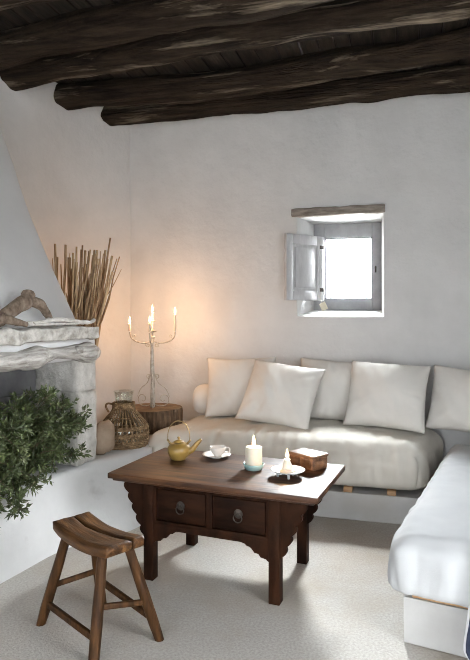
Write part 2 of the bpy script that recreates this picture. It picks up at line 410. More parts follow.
# ------------------------------------------------------------------ plastered plinth / bench along the left wall
PT = .41
st = [((.12, -3.6), (.16, -3.6), (-.95, -3.6)), ((.33, -2.25), (.365, -2.25), (-.75, -2.25)), ((.39, -1.85), (.425, -1.85), (-.68, -1.85)),
      ((.425, -1.62), (.51, -1.67), (-.62, -1.62)), ((.485, -1.45), (.60, -1.55), (-.57, -1.45)), ((.545, -1.28), (.68, -1.42), (-.52, -1.28)),
      ((.615, -1.08), (.72, -1.2), (-.47, -1.08)), ((.62, -.985), (.70, -1.04), (-.42, -.97)), ((.575, -.90), (.60, -.92), (-.38, -.885)), ((.63, -.03), (.63, -.03), (-.0, -.03))]
dense = list(zip(*[smooth_pts([(*q[k], 0) for q in st], 5) for k in range(3)]))
b = B(); rows = []
for a_, bt, bk in dense:
    row = []
    for f, z in ((1, PT), (.75, PT), (.5, PT), (.25, PT), (.1, PT)):
        row.append(a_.lerp(bk, f) + Vector((0, 0, z)))
    for f, z in ((0.02, PT - .004), (-.0, PT - .03)):
        row.append(a_ + Vector((0, 0, z)))
    for f, z in ((.18, .31), (.36, .22), (.58, .12), (.8, .05), (1, 0), (1, -.02)):
        row.append(a_.lerp(bt, f) + Vector((0, 0, z)))
    for k, p in enumerate(row):
        if 0 < k < len(row) - 2: row[k] = p + Vector((nz(p, 3, .014, 4) * (k > 3), nz(p, 3, .01, 9) * (k > 3), nz(p, 3.5, .008, 2) * (k < 8)))
    rows.append([b.verts.new(p) for p in row])
for i in range(len(rows) - 1):
    for j in range(len(rows[0]) - 1): b.faces.new((rows[i][j], rows[i + 1][j], rows[i + 1][j + 1], rows[i][j + 1]))
b.faces.new(rows[0]); 
o = link('masonry_bench', b, M['plaster_white'], smooth='all')
tag(o, 'low whitewashed masonry ledge running from the fireplace hearth to the sofa', 'bench')

# ------------------------------------------------------------------ fireplace
fp = thing('fireplace', 'white plaster corner fireplace with tapering hood, stone jamb and driftwood lintel', 'fireplace', (.45, -1.42, PT), R(-8.5))
def fz(z): return z - PT
b = B()
rough_box(b, (-.17, -.095, fz(.636)), (.34, .19, .44), .03, .018, .008, 7, 1)
rough_box(b, (-.17, -.094, fz(.954)), (.335, .186, .205), .03, .016, .008, 7, 5)
link('jamb', b, M['stone'], fp, smooth='all')
b = B()
rough_box(b, (-.17, -1.12, fz(.632)), (.34, .2, .445), .03, .018, .008, 7, 9)
rough_box(b, (-.17, -1.12, fz(.954)), (.335, .2, .205), .03, .016, .008, 7, 15)
link('jamb', b, M['stone'], fp, smooth='all')
b = B()
rough_box(b, (-.40, -.6, fz(.63)), (.14, 1.2, .43), .05, .01, .005, 7, 2)
rough_box(b, (-.40, -.6, fz(.98)), (.14, 1.2, .27), .05, .01, .005, 7, 3)
link('firebox', b, M['soot'], fp)
b = B()
box(b, (-.16, -.62, fz(1.115)), (.30, 1.235, .13), bev=.02, seg=3)
link('lintel_band', b, M['hood'], fp)
b = B()
P = smooth_pts([(.0, -1.3, fz(1.085)), (.0, -.9, fz(1.083)), (.015, -.68, fz(1.094)), (.0, -.4, fz(1.106)), (.012, -.2, fz(1.098)), (.0, -.015, fz(1.09))], 10)
tube(b, P, [.046 + .012 * math.sin(i * .33) * (i > 20) + nz(p, 6, .01, 3) for i, p in enumerate(P)], 16, amp=.28, fs=9, seed=3)
tube(b, [(.03, -.24, fz(1.115)), (.07, -.235, fz(1.115))], [.03, .016], 10, amp=.2, fs=20)
link('lintel_log', b, M['driftlog'], fp, smooth='all')
b = B()
rough_box(b, (-.22, -.64, fz(1.212)), (.50, 1.24, .078), .02, .014, .016, 11, 2)
for v in b.verts:
    if v.co.z < fz(1.21): v.co.z += nz((v.co.x, v.co.y, 0), 7, .022, 3)
link('mantel_shelf', b, M['shelf'], fp, smooth='all')
HP = [(1.235, -.125), (1.28, -.128), (1.319, -.148), (1.44, -.215), (1.606, -.31), (1.80, -.415), (2.004, -.518), (2.16, -.585), (2.312, -.646), (2.47, -.715), (2.628, -.779), (2.8, -.84), (3.14, -.95)]
b = B()
rws = []
for z, X in HP:
    row = [(-1.35, -.035)]
    for k in range(5): row.append((X - .02 - (.03) * (1 - math.sin(k / 4 * PI / 2)), -.035 - .0) if k == 0 else (X - .02 + .02 * math.sin(k / 4 * PI / 2), -.035 - .02 * (1 - math.cos(k / 4 * PI / 2))))
    for k in range(1, 12): row.append((X, -.055 - 1.1 * k / 12))
    row += [(X, -1.16), (X - .02, -1.18), (-1.35, -1.18)]
    rws.append([b.verts.new((x_ + (nz((x_, y_, z), 2.2, .012, 7) if -1.1 < x_ else 0), y_, fz(z))) for x_, y_ in row])
for i in range(len(rws) - 1):
    for j in range(len(rws[0]) - 1): b.faces.new((rws[i][j], rws[i][j + 1], rws[i + 1][j + 1], rws[i + 1][j]))
b.faces.new(rws[0]); b.faces.new(rws[-1][::-1])
link('hood', b, M['hood'], fp)

def fpw(X, Y, z):
    a = R(-8.5); return Vector((.45 + X * math.cos(a) - Y * math.sin(a), -1.42 + X * math.sin(a) + Y * math.cos(a), z))
# driftwood on the mantel
b = B()
P = smooth_pts([fpw(-.05, -.95, 1.272), fpw(-.05, -.78, 1.29), fpw(-.06, -.70, 1.325), fpw(-.055, -.63, 1.365), fpw(-.05, -.575, 1.395), fpw(-.05, -.545, 1.42), fpw(-.05, -.535, 1.458)], 5)
n = len(P) - 1
tube(b, P, [.020 + .018 * math.sin(PI * min(1, i / n * .75 + .05)) if i < n - 4 else [.034, .034, .030, .026, .014][i - n + 4] for i in range(n + 1)], 14, amp=.5, fs=17, seed=2)
P = smooth_pts([fpw(-.05, -.585, 1.388), fpw(-.04, -.53, 1.398), fpw(-.03, -.47, 1.375), fpw(-.02, -.42, 1.325), fpw(-.02, -.398, 1.285)], 5)
tube(b, P, [.034 - .0009 * i for i in range(len(P))], 12, amp=.45, fs=19, seed=6)
P = smooth_pts([fpw(-.04, -.74, 1.31), fpw(.0, -.70, 1.292), fpw(.012, -.62, 1.275)], 5)
tube(b, P, [.028 - .0014 * i for i in range(len(P))], 10, amp=.4, fs=20, seed=8)
for v in b.verts: v.co.z = max(v.co.z, 1.257)
tag(link('driftwood', b, M['drift'], smooth='all'), 'forked brown driftwood branch with a raised knob on the mantel', 'driftwood')
b = B()
P = smooth_pts([fpw(.0, -.62, 1.277), fpw(.002, -.5, 1.283), fpw(-.005, -.40, 1.295), fpw(.0, -.28, 1.29), fpw(.004, -.15, 1.276), fpw(.0, -.07, 1.276), fpw(.0, -.035, 1.29)], 6)
tube(b, P, [.010 + .004 * math.sin(PI * i / (len(P) - 1)) for i in range(len(P))], 10, amp=.6, fs=30, seed=4)
P = smooth_pts([fpw(.012, -.60, 1.271), fpw(.015, -.45, 1.272), fpw(.012, -.25, 1.270), fpw(.006, -.12, 1.274)], 6)
tube(b, P, .0065, 8, amp=.5, fs=30, seed=9)
for v in b.verts: v.co.z = max(v.co.z, 1.257)
tag(link('driftwood', b, M['drift_pale'], smooth='all'), 'slender pale bare driftwood stick lying along the mantel edge', 'driftwood')

# evergreen spilling out of the hearth
pl = thing('leafy_shrub', 'dark green bushy evergreen cuttings spilling out of the fireplace', 'plant', (.30, -2.0, PT))
stems = B(); lv = B()
rl = random.Random(5)
def leaf(bm, p, d, L, w):
    d = d.normalized(); s = d.cross(Vector((rl.uniform(-1, 1), rl.uniform(-1, 1), rl.uniform(-1, 1)))).normalized(); n_ = d.cross(s)
    a = bm.verts.new(p); m1 = bm.verts.new(p + d * L * .5 + s * w); m2 = bm.verts.new(p + d * L * .5 - s * w); m0 = bm.verts.new(p + d * L * .5 + n_ * w * .4); e_ = bm.verts.new(p + d * L + n_ * w * .2)
    bm.faces.new((a, m1, m0)); bm.faces.new((a, m0, m2)); bm.faces.new((m1, e_, m0)); bm.faces.new((m0, e_, m2))
# (target tip in world, from the clump's foot on the hearth)
foot = Vector((.16, -2.02, PT + .02))
tips = []
for k in range(150):
    for _ in range(60):
        Y = rl.uniform(-2.62, -1.64); z = rl.uniform(.33, .93); X = rl.uniform(.24, .56)
        # outline: tall towards the middle right, hanging over the ledge at the left
        top = .80 + .11 * math.exp(-((Y + 1.92) / .2) ** 2) - .25 * max(0, (Y + 1.68) / .13) ; top = min(top, .92)
        bot = .36 if Y < -2.1 else (.46 + .04 * (Y + 2.1) / .5)
        if Y > -1.85: bot = max(bot, .455)
        if bot < z < top and not (z < .46 and X < .45): break
    tips.append(Vector((X, Y, z)))
for tpt in tips:
    mid = foot.lerp(tpt, .55) + Vector((rl.uniform(-.03, .03), rl.uniform(-.04, .04), rl.uniform(.02, .10)))
    P = smooth_pts([foot + Vector((rl.uniform(-.04, .04), rl.uniform(-.2, .2), 0)), mid, tpt], 7)
    tube(stems, [p - pl.location for p in P], [.004 - .0028 * i / (len(P) - 1) for i in range(len(P))], 4, cap=False)
    for i in range(5, len(P)):
        nl = 4 if i < 10 else 6
        for q in range(nl):
            d0 = (P[i] - P[i - 1]).normalized()
            rv = Vector((rl.gauss(0, 1), rl.gauss(0, 1), rl.gauss(0, 1))).normalized()
            p = P[i] + rv * rl.uniform(.0, .018)
            leaf(lv, p - pl.location, d0 * .8 + rv * 1.0 + Vector((.15, 0, .1)), rl.uniform(.026, .048), rl.uniform(.0052, .0085))
    for q in range(6):
        a_ = P[rl.randint(6, len(P) - 1)]
        rv = Vector((rl.gauss(0, 1), rl.gauss(0, 1), rl.gauss(0, .8))).normalized()
        e_ = a_ + rv * rl.uniform(.04, .085)
        if e_.z < PT + .02 and e_.x < .46: e_.z = PT + .03
        tube(stems, [a_ - pl.location, e_ - pl.location], [.0018, .001], 3, cap=False)
        for u in (.3, .45, .6, .75, .9, 1):
            for r_ in range(2):
                r2 = Vector((rl.gauss(0, 1), rl.gauss(0, 1), rl.gauss(0, 1))).normalized()
                leaf(lv, a_.lerp(e_, u) - pl.location, rv + r2 * .9, rl.uniform(.024, .044), rl.uniform(.005, .0082))
link('branches', stems, M['twig'], pl)
link('foliage', lv, M['leaf'], pl, smooth=False)

# boulder by the jamb
b = B(); bmesh.ops.create_icosphere(b, subdivisions=4, radius=1)
for v in b.verts:
    p = v.co.copy(); k = 1 + nz(p, 1.1, .22, 2) + nz(p, 3, .06, 5)
    v.co = Vector((p.x * .068 * k, p.y * .085 * k, max(-.106, p.z * .115 * k)))
o = link('boulder', b, M['boulder'], smooth='all', loc=(.40, -1.25, PT + .105))
tag(o, 'rounded beige boulder between the fireplace jamb and wicker demijohn', 'stone')

# ------------------------------------------------------------------ bundle of dry sticks behind the fireplace
rs = random.Random(33)
n_st = 54
for k in range(n_st):
    a = rs.uniform(0, 2 * PI); rr = math.sqrt(rs.random())
    bx, by = .035 + .075 * rr * math.cos(a), -1.05 + .075 * rr * math.sin(a)
    a2 = a + rs.gauss(0, .8); sp = rr * rs.uniform(.7, 1.2)
    h = rs.choice([1.14, 1.20, 1.24, 1.27, 1.29, 1.31, 1.34, 1.37])
    tx, ty = .155 + .25 * sp * math.cos(a2), -1.03 + .14 * sp * math.sin(a2)
    if k in (3, 11, 19): h = 1.40
    if k == 0: tx, ty, h = -.10, -1.0, 1.32
    if k == 1: tx, ty, h = .41, -1.04, 1.36
    if k == 2: tx, ty, h = .33, -1.02, 1.46
    if k == 4: tx, ty, h = .37, -1.0, 1.34
    base = Vector((bx, by, PT + .002)); tip = Vector((tx, ty, PT + h))
    tip.z -= (abs(tx - bx) ** 2) * .3
    P = [base.lerp(tip, u) for u in [q / 9 for q in range(10)]]
    bw = rs.uniform(.02, .055); sd = rs.uniform(0, 50)
    P = [p + Vector((nz((0, 0, p.z), 2.5, bw * 1.6, sd) + nz((0, 0, p.z), 8, .016, sd + 7), nz((0, 0, p.z), 2.5, bw, sd + 20), 0)) * math.sin(PI * min(1, i / 9 + .05)) for i, p in enumerate(P)]
    P[0].z = PT + .002
    r0 = rs.uniform(.008, .017); thin = rs.choice([.25, .35, .5, .6, .75])
    b = B(); tube(b, [p - base for p in P], [r0 * (1 - (1 - thin) * i / 9) for i in range(10)], 8, amp=.2, fs=25, seed=sd)
    if rs.random() < .75 or k < 5:
        i = rs.choice([6, 6, 7]); d = (P[i + 1] - P[i]).normalized(); s = Vector((rs.uniform(-1, 1), rs.uniform(-.6, .6), 0)).normalized()
        q0 = P[i] - base
        tube(b, [q0, q0 + d * .06 + s * .025, q0 + d * .13 + s * .04, q0 + d * rs.uniform(.16, .24) + s * .055], [r0 * .55, r0 * .45, r0 * .36, r0 * .22], 6, amp=.2, fs=25)
    o = link('dry_stick', b, M['stick'] if rs.random() < .65 else M['stick_dark'], smooth='all', loc=base)
    tag(o, 'tall bare dry stick standing in the bundle behind the fireplace', 'stick', 'bundle of dry sticks')

# ------------------------------------------------------------------ stump and candelabra
stump = thing('wood_stump', 'thick sawn log round with dark bark on the ledge, under the candelabra', 'stump', (.395, -.45, PT))
b = B(); n = 56; rings = []
prof = [(.205, .004), (.222, .02), (.226, .06), (.228, .11), (.230, .155), (.226, .178)]
for r, z in prof:
    rings.append([b.verts.new((r * (1 + .05 * math.sin(2 * t + .5) + nz((math.cos(t) * 2, math.sin(t) * 2, z * 3), 1, .07, 3) + nz((math.cos(t) * 9, math.sin(t) * 9, z * 2), 1, .035, 9)) * math.cos(t),
                               r * (1 + .04 * math.sin(2 * t + .5) + nz((math.cos(t) * 2, math.sin(t) * 2, z * 3), 1, .07, 3) + nz((math.cos(t) * 9, math.sin(t) * 9, z * 2), 1, .035, 9)) * math.sin(t), z)) for t in [2 * PI * k / n for k in range(n)]])
top = [v.co.copy() for v in rings[-1]]
for i in range(len(rings) - 1):
    for k in range(n): b.faces.new((rings[i][k], rings[i][(k + 1) % n], rings[i + 1][(k + 1) % n], rings[i + 1][k]))
b.faces.new(rings[0][::-1])
link('bark', b, M['bark'], stump, smooth='all')
b = B(); R1 = [b.verts.new(p * .985 + Vector((0, 0, .003))) for p in top]; R0 = [b.verts.new((p.x, p.y, .172)) for p in [q * .985 for q in top]]
b.faces.new(R1)
for k in range(n): b.faces.new((R0[k], R0[(k + 1) % n], R1[(k + 1) % n], R1[k]))
link('sawn_top', b, M['endgrain'], stump)

CZ = PT + .184
cd = Vector((.408, -.475, CZ))
can = thing('candelabra', 'tall limewashed iron candelabra with three arms standing on the log round', 'candelabra', cd, R(12))
def scroll(c, r0, turns, start, sgn, plane, n=26):
    out = []
    for i in range(n):
        t = i / (n - 1); r = r0 * (1 - .8 * t); a = start + sgn * turns * 2 * PI * t
        out.append(Vector(c) + plane * (r * math.cos(a)) + Vector((0, 0, r * math.sin(a))))
    return out
b = B(); tube(b, smooth_pts([(0, 0, 0), (.004, 0, .2), (-.003, 0, .38), (0, 0, .545)], 6), [.021, .020, .019, .0185, .018, .0175, .017, .017, .0165, .016, .016, .0155, .015, .0145, .014, .014, .0135, .013, .012], 12, amp=.12, fs=30)
tube(b, [(0, 0, .54), (0, 0, .665)], .006, 8)
lathe(b, [(0, .535), (.016, .535), (.02, .545), (.016, .555), (0, .555)], 14)
link('stem', b, M['white_iron'], can, smooth='all')
dirs = [Vector((-1, 0, 0)), Vector((1, 0, 0)), Vector((0.05, -1, 0)).normalized()]
cups = []
for d in dirs:
    L = .178 if abs(d.x) > .5 else .13
    zt = .585
    b = B()
    P = smooth_pts([Vector((0, 0, .512)) + d * .012, d * (L * .35) + Vector((0, 0, .498)), d * (L * .72) + Vector((0, 0, .512)), d * (L * .95) + Vector((0, 0, .545)), d * L + Vector((0, 0, zt))], 7)
    tube(b, P, .006, 8)
    tube(b, scroll(d * .034 + Vector((0, 0, .484)), .020, 1.3, PI * .5, -1, d), .0042, 6)
    tube(b, scroll(d * (L * .80) + Vector((0, 0, .552)), .014, 1.2, -PI * .4, 1, d), .0036, 6)
    a_o = link('arm', b, M['white_iron'], can, smooth='all')
    b = B(); lathe(b, [(0, zt - .004), (.012, zt - .004), (.034, zt + .004), (.036, zt + .008), (.014, zt + .005), (.013, zt + .022), (.0105, zt + .022), (.0105, zt + .006), (0, zt + .006)], 20)
    link('drip_pan', b, M['white_iron'], a_o, smooth='all')
    cups.append(d * L + Vector((0, 0, zt + .006)))
zt = .665
b = B(); lathe(b, [(0, zt - .004), (.012, zt - .004), (.030, zt + .004), (.032, zt + .008), (.014, zt + .005), (.013, zt + .022), (.0105, zt + .022), (.0105, zt + .006), (0, zt + .006)], 20)
link('drip_pan', b, M['white_iron'], can, smooth='all'); cups.append(Vector((0, 0, zt + .006)))
for d in (Vector((-.93, .36, 0)), Vector((.93, .36, 0)), Vector((.25, -.97, 0))):
    b = B()
    P = scroll(d * .088 + Vector((0, 0, .058)), .052, 1.15, PI * 1.5, 1, d)
    P = [P[0] - d * .088 + Vector((0, 0, .02)), P[0] - d * .035] + P
    tube(b, P, .0038, 6)
    tube(b, smooth_pts([d * .138 + Vector((0, 0, .075)), d * .105 + Vector((0, 0, .14)), d * .045 + Vector((0, 0, .19)), d * .02 + Vector((0, 0, .26))], 6), .0036, 6)
    tube(b, scroll(d * .036 + Vector((0, 0, .235)), .022, 1.3, PI, -1, d), .0036, 6)
    link('scroll_foot', b, M['white_iron'], can, smooth='all')

def flame(parent, z, s=1.0):
    s *= 1.3
    b = B(); lathe(b, [(0, 0), (.0045 * s, .004 * s), (.006 * s, .011 * s), (.0045 * s, .022 * s), (.002 * s, .032 * s), (0, .038 * s)], 12, (0, 0, z))
    link('flame', b, M['flame'], parent, smooth='all')

def candle(name, loc, r, h, label, group, power, drip=0, fs=1.0, taper=.94):
    t = thing(name, label, 'candle', loc, 0, group)
    b = B(); lathe(b, [(0, 0), (r, 0), (r, h * .5), (r * taper, h * .93), (r * taper * .94, h), (r * .7, h - .002), (r * .3, h - .006), (0, h - .006)], 22, wob=drip, seed=h * 40)
    link('wax', b, M['wax'], t, smooth='all')
    b = B(); tube(b, [(0, 0, h - .007), (.0006, 0, h + .006)], .0012, 6); link('wick', b, M['wick'], t)
    flame(t, h + .003, fs)
    l = bpy.data.lights.new('candle_light', 'POINT'); l.color = (1, .56, .27); l.energy = power; l.shadow_soft_size = .012
    lo = bpy.data.objects.new('candle_light', l); C.objects.link(lo); lo.parent = t; lo.location = (0, 0, h + .02)
    return t
Rz = Matrix.Rotation(R(12), 4, 'Z')
CP = 3.0
for cpos, h, lab in zip(cups, (.062, .135, .068, .072), (
        'short lit ivory candle on the left arm of the candelabra', 'tallest thin lit candle on the right arm of the candelabra',
        'lit ivory candle on the front arm of the candelabra', 'lit ivory candle on the topmost centre cup of the candelabra')):
    candle('taper_candle', cd + Rz @ cpos, .0098, h, lab, 'lit candles in the candelabra', CP)

# ------------------------------------------------------------------ wicker covered demijohn
dj = thing('wicker_demijohn', 'squat glass demijohn in a brown open wicker cover on the ledge', 'demijohn', (.415, -.985, PT))
def rprof(z):
    pts = [(0, .158), (.03, .166), (.08, .170), (.125, .168), (.15, .158), (.20, .115), (.24, .082), (.262, .072), (.30, .071)]
    for (z0, r0), (z1, r1) in zip(pts, pts[1:]):
        if z <= z1: f = (z - z0) / (z1 - z0); return r0 + (r1 - r0) * f
    return pts[-1][1]
b = B(); lathe(b, [(0, .008), (.135, .008), (.15, .03), (.158, .10), (.152, .14), (.115, .19), (.074, .235), (.060, .26), (.059, .30), (.062, .345), (.068, .372), (.071, .378), (.064, .378), (.058, .345), (.055, .30), (.055, .262)], 36)
link('bottle', b, M['bottle'], dj, smooth='all')
b = B()
for k in range(32):
    t = 2 * PI * k / 32
    tube(b, [(rprof(z) * math.cos(t), rprof(z) * math.sin(t), z) for z in [.004 + .288 * q / 16 for q in range(17)]], .0048, 6)
def weave(z, ph, r=.0048, n=88, amp=.0045):
    loop_tube(b, [((rprof(z) + amp * math.cos(16 * t + ph)) * math.cos(t), (rprof(z) + amp * math.cos(16 * t + ph)) * math.sin(t), z) for t in [2 * PI * q / n for q in range(n)]], r, 6)
for i, z in enumerate([.006 + .0085 * q for q in range(6)]): weave(z, PI * i)
for i, z in enumerate([.083, .0915, .100]): weave(z, PI * i)
for i, z in enumerate([.128, .1365, .145]): weave(z, PI * i)
for i, z in enumerate([.262 + .0085 * q for q in range(5)]): weave(z, PI * i)
weave(.205, 0, .0035)
for k in range(44):   # crossed lattice in the open band
    for sg in (1, -1):
        t = 2 * PI * k / 44
        tube(b, [(rprof(z) * 1.01 * math.cos(t + sg * (z - .05) * 2.2), rprof(z) * 1.01 * math.sin(t + sg * (z - .05) * 2.2), z) for z in (.05, .066, .083)], .003, 5)
link('wicker_cover', b, M['wicker'], dj, smooth='all')
b = B(); c_, s_ = math.cos(R(205)), math.sin(R(205))
tube(b, smooth_pts([(.072 * c_, .072 * s_, .285), (.108 * c_, .108 * s_, .292), (.122 * c_, .122 * s_, .272), (.102 * c_, .102 * s_, .232)], 6), .007, 8)
link('handle', b, M['wicker'], dj, smooth='all')

# ------------------------------------------------------------------ sofas: masonry bases, battens, mattresses, cushions
b = B(); rough_box(b, (1.56, -.445, .0875), (1.80, .87, .175), .08, .01, .004, 4, 3)
o = link('masonry_plinth', b, M['base']); tag(o, 'low whitewashed masonry base under the long sofa by the window wall', 'sofa base', 'masonry sofa bases')
fr = thing('slatted_frame', 'row of raw pine battens under the long back mattress', 'slatted base', (0, 0, .175), 0, 'pine batten frames')
for x in [.85 + .273 * k for k in range(7)]:
    b = B(); box(b, (x, -.44, .014), (.055, .875, .028), bev=.002, seg=1); link('batten', b, M['pine'], fr)
RB = R(-11)
b = B(); rough_box(b, (.55, .72, .095), (1.06, 1.44, .19), .08, .008, .003, 4, 6)
o = link('masonry_plinth', b, M['base'], loc=(2.255, -2.245, 0)); o.rotation_euler = (0, 0, RB)
tag(o, 'low whitewashed masonry base under the right hand mattress', 'sofa base', 'masonry sofa bases')
fr = thing('slatted_frame', 'raw pine battens showing under the right hand mattress end', 'slatted base', (2.255, -2.245, .19), RB, 'pine batten frames')
for y in (.0, .36, .72, 1.08):
    b = B(); box(b, (.53, y + .05, .013), (.95, .09, .026), bev=.003, seg=1); link('batten', b, M['pine'], fr)

def mattress(name, m, half, r, crown, loc, rz, label, shape=None, seed=0, cuts=(120, 50, 16)):
    b2 = B()
    nx, ny, n_z = cuts
    # surface of a box as six grids, welded
    def face(nu, nv, f): grid(b2, nu, nv, f)
    for s in (-1, 1):
        face(nx, ny, lambda u, v: (2 * u - 1, 2 * v - 1, s)); face(nx, n_z, lambda u, v: (2 * u - 1, s, 2 * v - 1)); face(ny, n_z, lambda u, v: (s, 2 * u - 1, 2 * v - 1))
    bmesh.ops.remove_doubles(b2, verts=b2.verts, dist=1e-5)
    hs = Vector(half)
    for v in b2.verts:
        u = v.co.copy(); p = Vector((u.x * hs.x, u.y * hs.y, u.z * hs.z))
        rt = r if u.z > 0 else r * .45
        inn = Vector((max(-(hs.x - r), min(hs.x - r, p.x)), max(-(hs.y - r), min(hs.y - r, p.y)), max(-(hs.z - rt), min(hs.z - rt, p.z))))
        d = p - inn
        if d.length > 1e-6:
            q = Vector((d.x / r, d.y / r, d.z / rt)).normalized(); p = inn + Vector((q.x * r, q.y * r, q.z * rt)); nn = q
        else: nn = Vector((0, 0, u.z))
        side = 1 - abs(nn.z)
        e = max(0, 1 - u.x ** 4) * max(0, 1 - u.y ** 4)
        if u.z > -.9: p.z += crown * e * max(0, (u.z + 1) / 2)
        p += Vector((nn.x, nn.y, 0)) * .016 * (1 - u.z ** 2)
        # folds: vertical pleats on the sides, soft dents on top
        along = p.x if abs(nn.y) > abs(nn.x) else p.y
        p += nn * (side * (nz((along, seed, p.z * .35), 15, .020, seed) + nz((along, seed, p.z * .2), 30, .009, seed + 3)) * (.4 + .6 * min(1, (1 - u.z) / 1.2)))
        if u.z > 0: p.z += (nz((p.x, p.y, 0), 3.2, .016, seed) + nz((p.x, p.y * .35, 0), 11, .012, seed + 5) + nz((p.x + p.y, p.y - p.x * .3, 0), 19, .005, seed + 7)) * (1 - side)
        if shape: p = shape(p, u)
        v.co = p
    o = link(name, b2, m, smooth='all', loc=loc); o.rotation_euler = (0, 0, rz)
    return o
def skew(p, u):      # the right end follows the slanting side sofa
    if u.x > 0: p.x += u.x ** 2 * .085 * u.y
    if u.x < 0: p.x += u.x ** 2 * (.07 * u.y - .01)
    if u.y < 0:
        k = min(1, -u.y * 1.4) * (.5 + .5 * min(1, (u.z + 1)))
        p.y += k * (nz((p.x * 1.0, 0, p.z * .3), 22, .013, 5)); p.z += k * max(0, u.z) * nz((p.x, p.y * .12, 1), 24, .014, 11)
    return p
o = mattress('sofa_mattress', M['mattress'], (.955, .435, .135), .115, .05, (1.535, -.485, .342), 0, '', skew, 2)
tag(o, 'long ivory cotton mattress under the small window', 'mattress', 'sofa mattresses')
o = mattress('sofa_mattress', M['mattress_white'], (.48, .93, .118), .06, .045, (2.240 + .495 * math.cos(RB) - .838 * math.sin(RB), -2.245 + .495 * math.sin(RB) + .838 * math.cos(RB), .345), R(-11.8), '', None, 8, (60, 90, 16))
tag(o, 'white cotton mattress of the side sofa at the right edge, towards the viewer', 'mattress', 'sofa mattresses')

def pillow(loc, w, h, T, lean, yaw, roll, label, seed, name='sofa_cushion', pinch=.07):
    """standing cushion: local x along width, y up the cushion, z its thickness; loc = middle of the bottom edge"""
    b = B(); n_ = 44
    def pt(a, c, s):
        u, v = 2 * a - 1, 2 * c - 1
        x_ = w / 2 * u * (1 - pinch * (1 - v * v)); y_ = h / 2 * v * (1 - pinch * (1 - u * u))
        th = T / 2 * (max(0, (1 - u * u)) * max(0, (1 - v * v))) ** .46
        wr = 0
        if th > 0:
            cr = (1 - abs(u)) * (1 - abs(v))
            rad = math.atan2(v, u)
            wr = nz((x_, y_, s), 5, .022, seed) * min(1, cr * 6) + nz((math.cos(rad) * 5, math.sin(rad) * 5, s), 1, .020, seed + 2) * min(1, max(abs(u), abs(v)) ** 3) * min(1, cr * 8)
            wr += nz((x_ + y_ * .6, (y_ - x_) * .2, s), 14, .011, seed + 6) * min(1, cr * 5)
        return Vector((x_ + nz((x_, y_, 0), 4, .006, seed), y_ + h / 2 + nz((x_, y_, 3), 4, .006, seed), s * (th + wr)))
    grid(b, n_, n_, lambda a, c: pt(a, c, 1)); grid(b, n_, n_, lambda a, c: pt(a, c, -1))
    bmesh.ops.remove_doubles(b, verts=b.verts, dist=.0008)
    o = link(name, b, M['linen'], smooth='all', loc=loc)
    # stand it up (x right, y up), roll about its own face, lean back, then turn
    mt = Matrix.Rotation(yaw, 4, 'Z') @ Matrix.Rotation(-lean, 4, 'X') @ Matrix.Rotation(PI / 2, 4, 'X') @ Matrix.Rotation(roll, 4, 'Z')
    o.rotation_euler = mt.to_euler()
    tag(o, label, 'cushion', 'cotton sofa cushions')
    return o
SZ = .505
pillow((1.07, -.33, SZ + .01), .56, .48, .22, R(18), R(2), R(2), 'cream cushion leaning at the far left end of the back row', 1)
pillow((1.76, -.28, SZ + .01), .54, .48, .22, R(20), R(-2), R(-2), 'cream cushion against the wall under the window, between two front cushions', 3)
pillow((2.70, -.46, SZ + .0), .56, .48, .22, R(26), R(-14), R(-3), 'rightmost cream cushion, cut by the picture edge in the sofa corner', 5)
pillow((1.37, -.59, SZ + .015), .57, .51, .24, R(34), R(-6), R(-7), 'large tilted cream cushion leaning in front of the leftmost cushion', 7)
pillow((2.15, -.50, SZ + .015), .57, .51, .24, R(30), R(-5), R(-3), 'square cream cushion in the front row, just left of the corner cushion', 9)
# bolster along the wall at the left end
b = B()
lathe(b, [(0, -.15), (.06, -.148), (.10, -.138), (.119, -.11), (.125, -.07), (.125, 0), (.125, .07), (.119, .11), (.10, .138), (.06, .148), (0, .15)], 28, wob=.05)
for v in b.verts: v.co = Vector((v.co.z, v.co.y, v.co.x * .98))
o = link('bolster', b, M['linen'], smooth='all', loc=(.80, -.155, SZ + .118))
tag(o, 'round cream bolster end at the far left of the sofa beside the log round', 'bolster')

# navy cushion at the lower right edge
nc = thing('floor_cushion', 'navy blue cushion with white piping on the floor at the lower right edge', 'cushion', (2.70, -2.425, 0), R(-9))
b = B()
sq = Matrix.Rotation(R(7), 3, 'Y')
rough_box(b, (0, 0, 0), (.44, .10, .44), .03, .045, .004, 6, 2)
for v in b.verts:
    v.co = sq @ v.co + Vector((.035, 0, .245))
link('cushion_body', b, M['navy'], nc, smooth='all')
b = B(); hw = .222
cs = []
for cx, cz, a0 in ((hw - .05, hw - .05, 0), (-hw + .05, hw - .05, 90), (-hw + .05, -hw + .05, 180), (hw - .05, -hw + .05, 270)):
    for k in range(6): cs.append((cx + .05 * math.cos(R(a0 + 18 * k)), 0, cz + .05 * math.sin(R(a0 + 18 * k))))
loop_tube(b, [sq @ Vector(p) + Vector((.035, 0, .245)) for p in cs], .007, 8)
link('piping', b, M['piping'], nc, smooth='all')

